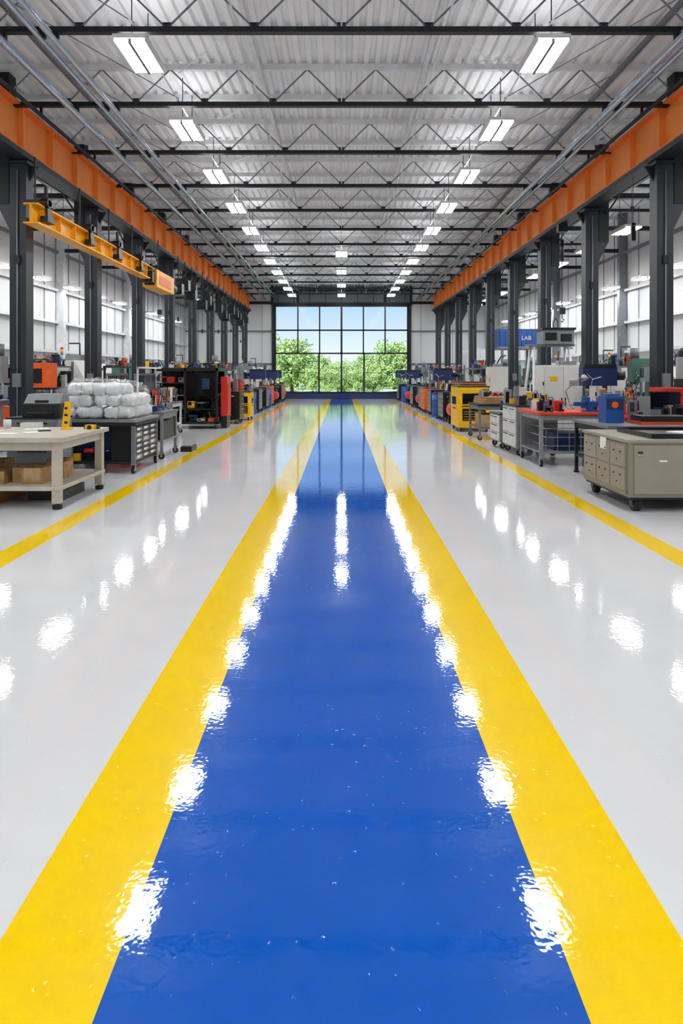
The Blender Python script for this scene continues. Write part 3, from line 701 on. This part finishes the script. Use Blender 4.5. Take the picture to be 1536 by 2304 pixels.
b=B(); b.cyl((0,0,0),(0,0,.95),.006,m_black,6); b.box(-.04,.04,-.03,.03,-.35,0,m_black); b.cyl((0,-.03,-.06),(0,-.045,-.06),.015,m_red,8); b.obj('crane_pendant',loc=(5.72,13.4,4.55))
b=B()
for x in (-.8,.8):
    for y in (-.9,.9): b.box(x-.05,x+.05,y-.05,y+.05,0,2.7,m_mgrey)
b.box(-.95,.95,-1.0,1.0,2.7,2.8,m_mgrey); b.box(-.9,.9,-.95,.95,1.2,1.25,m_mgrey); clutter(b,-.75,.75,-.8,.8,1.25,81,cell=.4,hmax=.8); clutter(b,-.7,.7,-.8,.8,0,82,cell=.45,hmax=1.0)
b.obj('steel_platform',loc=(8.0,31.5,0))
par=B(); par.box(-.9,.9,-.8,.8,0,.8,m_blue)
for k in range(8): par.box(-.88+k*.24,-.8+k*.24,-.83,-.8,.04,.76,m_blue)
po=par.obj('blue_storage_container',loc=(8.0,31.5,2.8),bevel=.01)
cu=bpy.data.curves.new('label','FONT'); cu.body='LAB'; cu.size=.26; cu.align_x='CENTER'; cu.align_y='CENTER'; cu.extrude=.004
lo=bpy.data.objects.new('label_text',cu); COL.objects.link(lo); cu.materials.append(m_paper); lo.parent=po; lo.location=(.3,-.84,.38); lo.rotation_euler=(math.pi/2,0,0)
b=B(); pr=[(-1.15,0),(1.15,0),(1.15,2.45)]
for k in range(7): a=k/6*math.pi/2; pr.append((.85+.3*math.cos(a)-.0,2.45+.4*math.sin(a)))
for k in range(7): a=math.pi/2+k/6*math.pi/2; pr.append((-.85+.3*math.cos(a),2.45+.4*math.sin(a)))
pr.append((-1.15,2.45))
b.prism(pr,'y',-1.2,1.2,m_lgrey); b.box(-.75,.3,-1.22,-1.2,.5,2.2,m_screen); b.box(-.8,.35,-1.23,-1.2,2.2,2.28,m_mgrey); b.box(.45,1.0,-1.22,-1.2,1.0,2.0,m_grey); b.box(-1.16,1.16,-1.21,-1.2,0,.15,m_black)
b.obj('machining_cell',loc=(7.6,36.4,0))
# ---- yellow hoist beam on left
b=B(); X=-5.42
b.box(X-.02,X+.02,11.9,18.9,4.24,4.56,m_yel2); b.box(X-.13,X+.13,11.9,18.9,4.22,4.25,m_yel2); b.box(X-.13,X+.13,11.9,18.9,4.55,4.58,m_yel2)
for y in (12.3,14.4,16.2,18.0): 
    b.box(X-.2,X+.2,y-.14,y+.14,4.58,4.7,m_black); b.cyl((X-.1,y,4.7),(X-.1,y,5.5),.02,m_black,6); b.cyl((X+.1,y,4.7),(X+.1,y,4.95),.035,m_black,8)
    b.cyl((X+.04,y-.08,4.64),(X+.2,y-.08,4.64),.09,m_black,12); b.box(X+.13,X+.17,y-.1,y+.1,4.38,4.7,m_black); b.box(X+.06,X+.2,y-.16,y+.16,4.3,4.4,m_black)
for k in range(10): b.box(X-.11,X+.11,12.2+k*.72,12.22+k*.72,4.25,4.55,m_yel2)
b.box(X-.2,X+.2,19.3,21.3,4.05,4.55,m_yel2); b.box(X-.16,X+.16,19.0,19.3,4.15,4.45,m_black); b.box(X+.2,X+.21,19.6,20.9,4.15,4.4,m_orange2); b.box(X-.1,X+.1,18.8,21.2,4.55,4.6,m_black); b.box(X-.14,X+.14,19.28,19.3,4.1,4.5,m_black)
b.cyl((X,21.3,4.28),(X,21.75,4.28),.2,m_black,14); b.cyl((X+.05,20,4.55),(X+.05,20,5.5),.02,m_black,6)
b.cyl((X,20.4,4.05),(X,20.4,3.5),.01,m_steel,6); b.box(X-.06,X+.06,20.34,20.46,3.35,3.5,m_black)
b.obj('yellow_hoist_beam',bevel=.004)
b=B(); r=random.Random(9)
for k in range(14):
    y=22.6+k*1.2; x=-5.4+r.uniform(-.08,.08); z=4.55+r.uniform(-.3,.25)
    b.box(x-.16,x+.16,y-.18,y+.18,z-.25,z+.1,m_black); b.cyl((x,y,z+.1),(x,y,5.5),.018,m_black,6); b.cyl((x,y-.28,z-.1),(x,y+.28,z-.1),.13,m_dark,10)
    b.path([(x,y,5.1),(x,y+.3,4.95),(x,y+.6,4.85),(x,y+.9,4.95),(x,y+1.2,5.1)],.015,m_black,6)
    if k%3==0: b.cyl((x,y,z-.22),(x,y,z-1.0),.008,m_black,6); b.box(x-.03,x+.03,y-.03,y+.03,z-1.15,z-1.0,m_black)
b.obj('cable_festoon_trolleys')
# ---- background machinery rows -------------------------------
gens=[('cnc_machine',cnc(1.7,1.2,1.95,m_white,m_black)),('cnc_machine',cnc(1.5,1.1,1.75,m_grey,m_blue)),
('milling_machine',mill(m_green)),('milling_machine',mill(m_grey)),('drill_press',drillpress(m_dblue)),('storage_rack',rack(1.6,.6,1.9,4,100,m_mgrey)),
('storage_rack',rack(1.5,.55,1.75,4,140,m_blue)),('electrical_cabinet',elcab(.8,.5,1.8,m_white)),('air_compressor',compressor(m_red)),('loaded_pallet',pallet(3)),
('oil_drum',drum(m_blue)),('tool_chest',chest(1.0,.55,1.0,6,1,m_orbox,m_orbox)),('tool_chest',chest(1.1,.6,.95,5,2,m_black,m_grey))]
refs=[]
def bench_full(seed,top,frame,dr):
    b=workbench(1.7,.75,.86,top,frame,shelf=.28,drawers=3,drm=dr)
    clutter(b,-.8,.8,-.3,.3,.86,seed,hmax=.4); clutter(b,0,.75,-.3,.3,.28,seed+1,hmax=.35,cell=.3)
    for x in (-.8,.8): b.box(x-.02,x+.02,.33,.37,.86,1.75,frame)
    b.box(-.8,.8,.34,.36,1.1,1.6,m_mgrey); clutterp=random.Random(seed)
    for k in range(12):
        x=-.7+k*.125; b.box(x-.012,x+.012,.325,.34,1.5-clutterp.uniform(.1,.3),1.55,clutterp.choice(PAL))
    b.box(-.82,.82,.2,.38,1.72,1.76,frame); clutter(b,-.75,.75,.2,.36,1.76,seed+3,hmax=.2,dens=.6)
    return b
gens+=[('equipped_workbench',bench_full(201,m_wood2,m_mgrey,m_blue)),('equipped_workbench',bench_full(231,m_steel,m_dark,m_red)),('equipped_workbench',bench_full(261,m_mgrey,m_lgrey,m_grey))]
for nme,bb in gens: refs.append([nme,bb,None])
def put(idx,loc,rz):
    e=refs[idx]
    if e[2] is None: e[2]=e[1].obj(e[0],loc=loc,rz=rz,bevel=.004 if idx in (7,11,12) else 0)
    else: inst(e[2],loc,rz)
LN=[1.7,1.5,1.4,1.4,.6,1.7,1.6,.9,1.3,1.3,.7,1.1,1.2,1.8,1.8,1.8]
def row(x,rz,ya,yb,seed,choices,gap=(.1,.35)):
    r=random.Random(seed); y=ya; last=-1
    while True:
        i=r.choice([c for c in choices if c!=last]); last=i; L=LN[i]
        if y+L>yb: break
        yc=y+L/2
        put(i,(x+r.uniform(-.05,.05),yc,0),rz); y+=L+r.uniform(*gap)
row(-7.25,L90,9.0,42,11,[0,1,2,3,5,6,7,13,14,15,11]); row(-8.8,L90,7,42,12,[5,6,0,1,7,14])
row(7.25,-L90,13.5,30,13,[0,1,2,3,5,13,14,8,11]); row(8.8,-L90,7,30,14,[5,6,0,1,7,14])
row(-4.7,L90,14.6,19.2,15,[13,14,15,2,12]); row(-4.75,L90,24.6,42,16,[0,2,3,13,14,5,7,12,4])
row(4.8,-L90,20.6,42,17,[2,3,13,15,5,12,4,14,7]); row(-3.6,L90,25.0,42,18,[12,11,10,4,12,11,8],gap=(.2,.5))
row(3.65,-L90,20.7,42,19,[12,4,12,10,11,8,4],gap=(.15,.5))
put(3,(6.9,6.9,0),-L90); put(4,(5.2,13.75,0),-L90); put(13,(7.3,10.2,0),-L90)
# ---------------------------------------------------------------- outdoors
b=B(); b.box(-150,150,Y1+.3,300,-.15,-.05,m_grass); b.obj('lawn')
def tree(seed):
    r=np.random.RandomState(seed); vs=[];fs=[]
    b=B()
    b.cyl((0,0,0),(0,0,1.8),.16,m_trunk,10,r2=.1)
    for k in range(6):
        a=k*1.05; b.cyl((0,0,1.2+.1*k),(1.2*math.cos(a),1.2*math.sin(a),2.6+.15*k),.06,m_trunk,6,r2=.02)
    for c in range(50):
        u=r.normal(size=3); u/=np.linalg.norm(u); rad=r.uniform(.45,1)
        ce=np.array([2.0*u[0]*rad,2.0*u[1]*rad,2.55+2.1*u[2]*rad]); cr=r.uniform(.5,.85)
        n=170; d=r.normal(size=(n,3)); d/=np.linalg.norm(d,axis=1)[:,None]; pts=ce+d*cr*r.uniform(.6,1,size=(n,1)); pts[:,2]=np.maximum(pts[:,2],.15)
        for q in pts:
            s=r.uniform(.07,.13); a=r.normal(size=3); a/=np.linalg.norm(a); t=np.cross(a,r.normal(size=3)); t/=np.linalg.norm(t)
            o=len(vs); vs+= [tuple(q+a*s),tuple(q+t*s*.7),tuple(q-a*s),tuple(q-t*s*.7)]; fs.append((o,o+1,o+2,o+3))
    b.add(vs,fs,m_leaf); return b
t1=tree(1).obj('leafy_tree',loc=(-4.2,58,-.05)); t2=tree(2).obj('leafy_tree',loc=(5.0,59,-.05)); t2.scale=(1.05,1.05,.98)
r=random.Random(4)
for x,y,s in ((-7.2,60,1.15),(-2.4,57,.56),(7.8,62,1.15),(2.7,58,.6),(-1.0,56,.46),(.3,57,.42),(1.4,56,.45),(-.3,60,.55),(1.9,62,.6),(-5,70,1.0),(5.5,72,1.05),(-10,66,1.4),(11,67,1.4),(-.3,80,.7),(-3,82,.9),(3,84,.9),(-14,70,1.4),(15,72,1.4),(-8,85,1.2),(8,86,1.2)):
    inst(t1 if r.random()<.5 else t2,(x,y,-.05),r.uniform(0,6),(s,s,s))
# ---------------------------------------------------------------- sky, sun, camera
w=bpy.data.worlds.new('sky'); scene.world=w; w.use_nodes=True; nt=w.node_tree; bg=nt.nodes['Background']
tc=nt.nodes.new('ShaderNodeTexCoord'); sp=nt.nodes.new('ShaderNodeSeparateXYZ'); r=nt.nodes.new('ShaderNodeValToRGB')
nt.links.new(tc.outputs['Generated'],sp.inputs[0]); nt.links.new(sp.outputs['Z'],r.inputs['Fac']); nt.links.new(r.outputs['Color'],bg.inputs['Color'])
r.color_ramp.elements[0].position=0.0; r.color_ramp.elements[0].color=(.92,.95,.97,1)
r.color_ramp.elements[1].position=.6; r.color_ramp.elements[1].color=lin((80,140,220))
e=r.color_ramp.elements.new(.11); e.color=lin((172,207,241))
e=r.color_ramp.elements.new(.05); e.color=lin((216,233,248))
bg.inputs['Strength'].default_value=1.15
sl=bpy.data.lights.new('sun','SUN'); sl.energy=7.0; sl.angle=.02; so=bpy.data.objects.new('sun',sl); COL.objects.link(so); so.rotation_euler=(math.radians(42),0,math.radians(-25)); so.location=(0,0,30)
cam=bpy.data.cameras.new('camera'); co=bpy.data.objects.new('camera',cam); COL.objects.link(co)
co.location=(0,0,H); co.rotation_euler=(math.pi/2,0,0); cam.lens=24; cam.sensor_width=36; cam.sensor_fit='AUTO'
cam.shift_y=-312/2304; cam.clip_end=500; scene.camera=co
scene.view_settings.view_transform='Standard'; scene.view_settings.look='None'; scene.view_settings.exposure=0
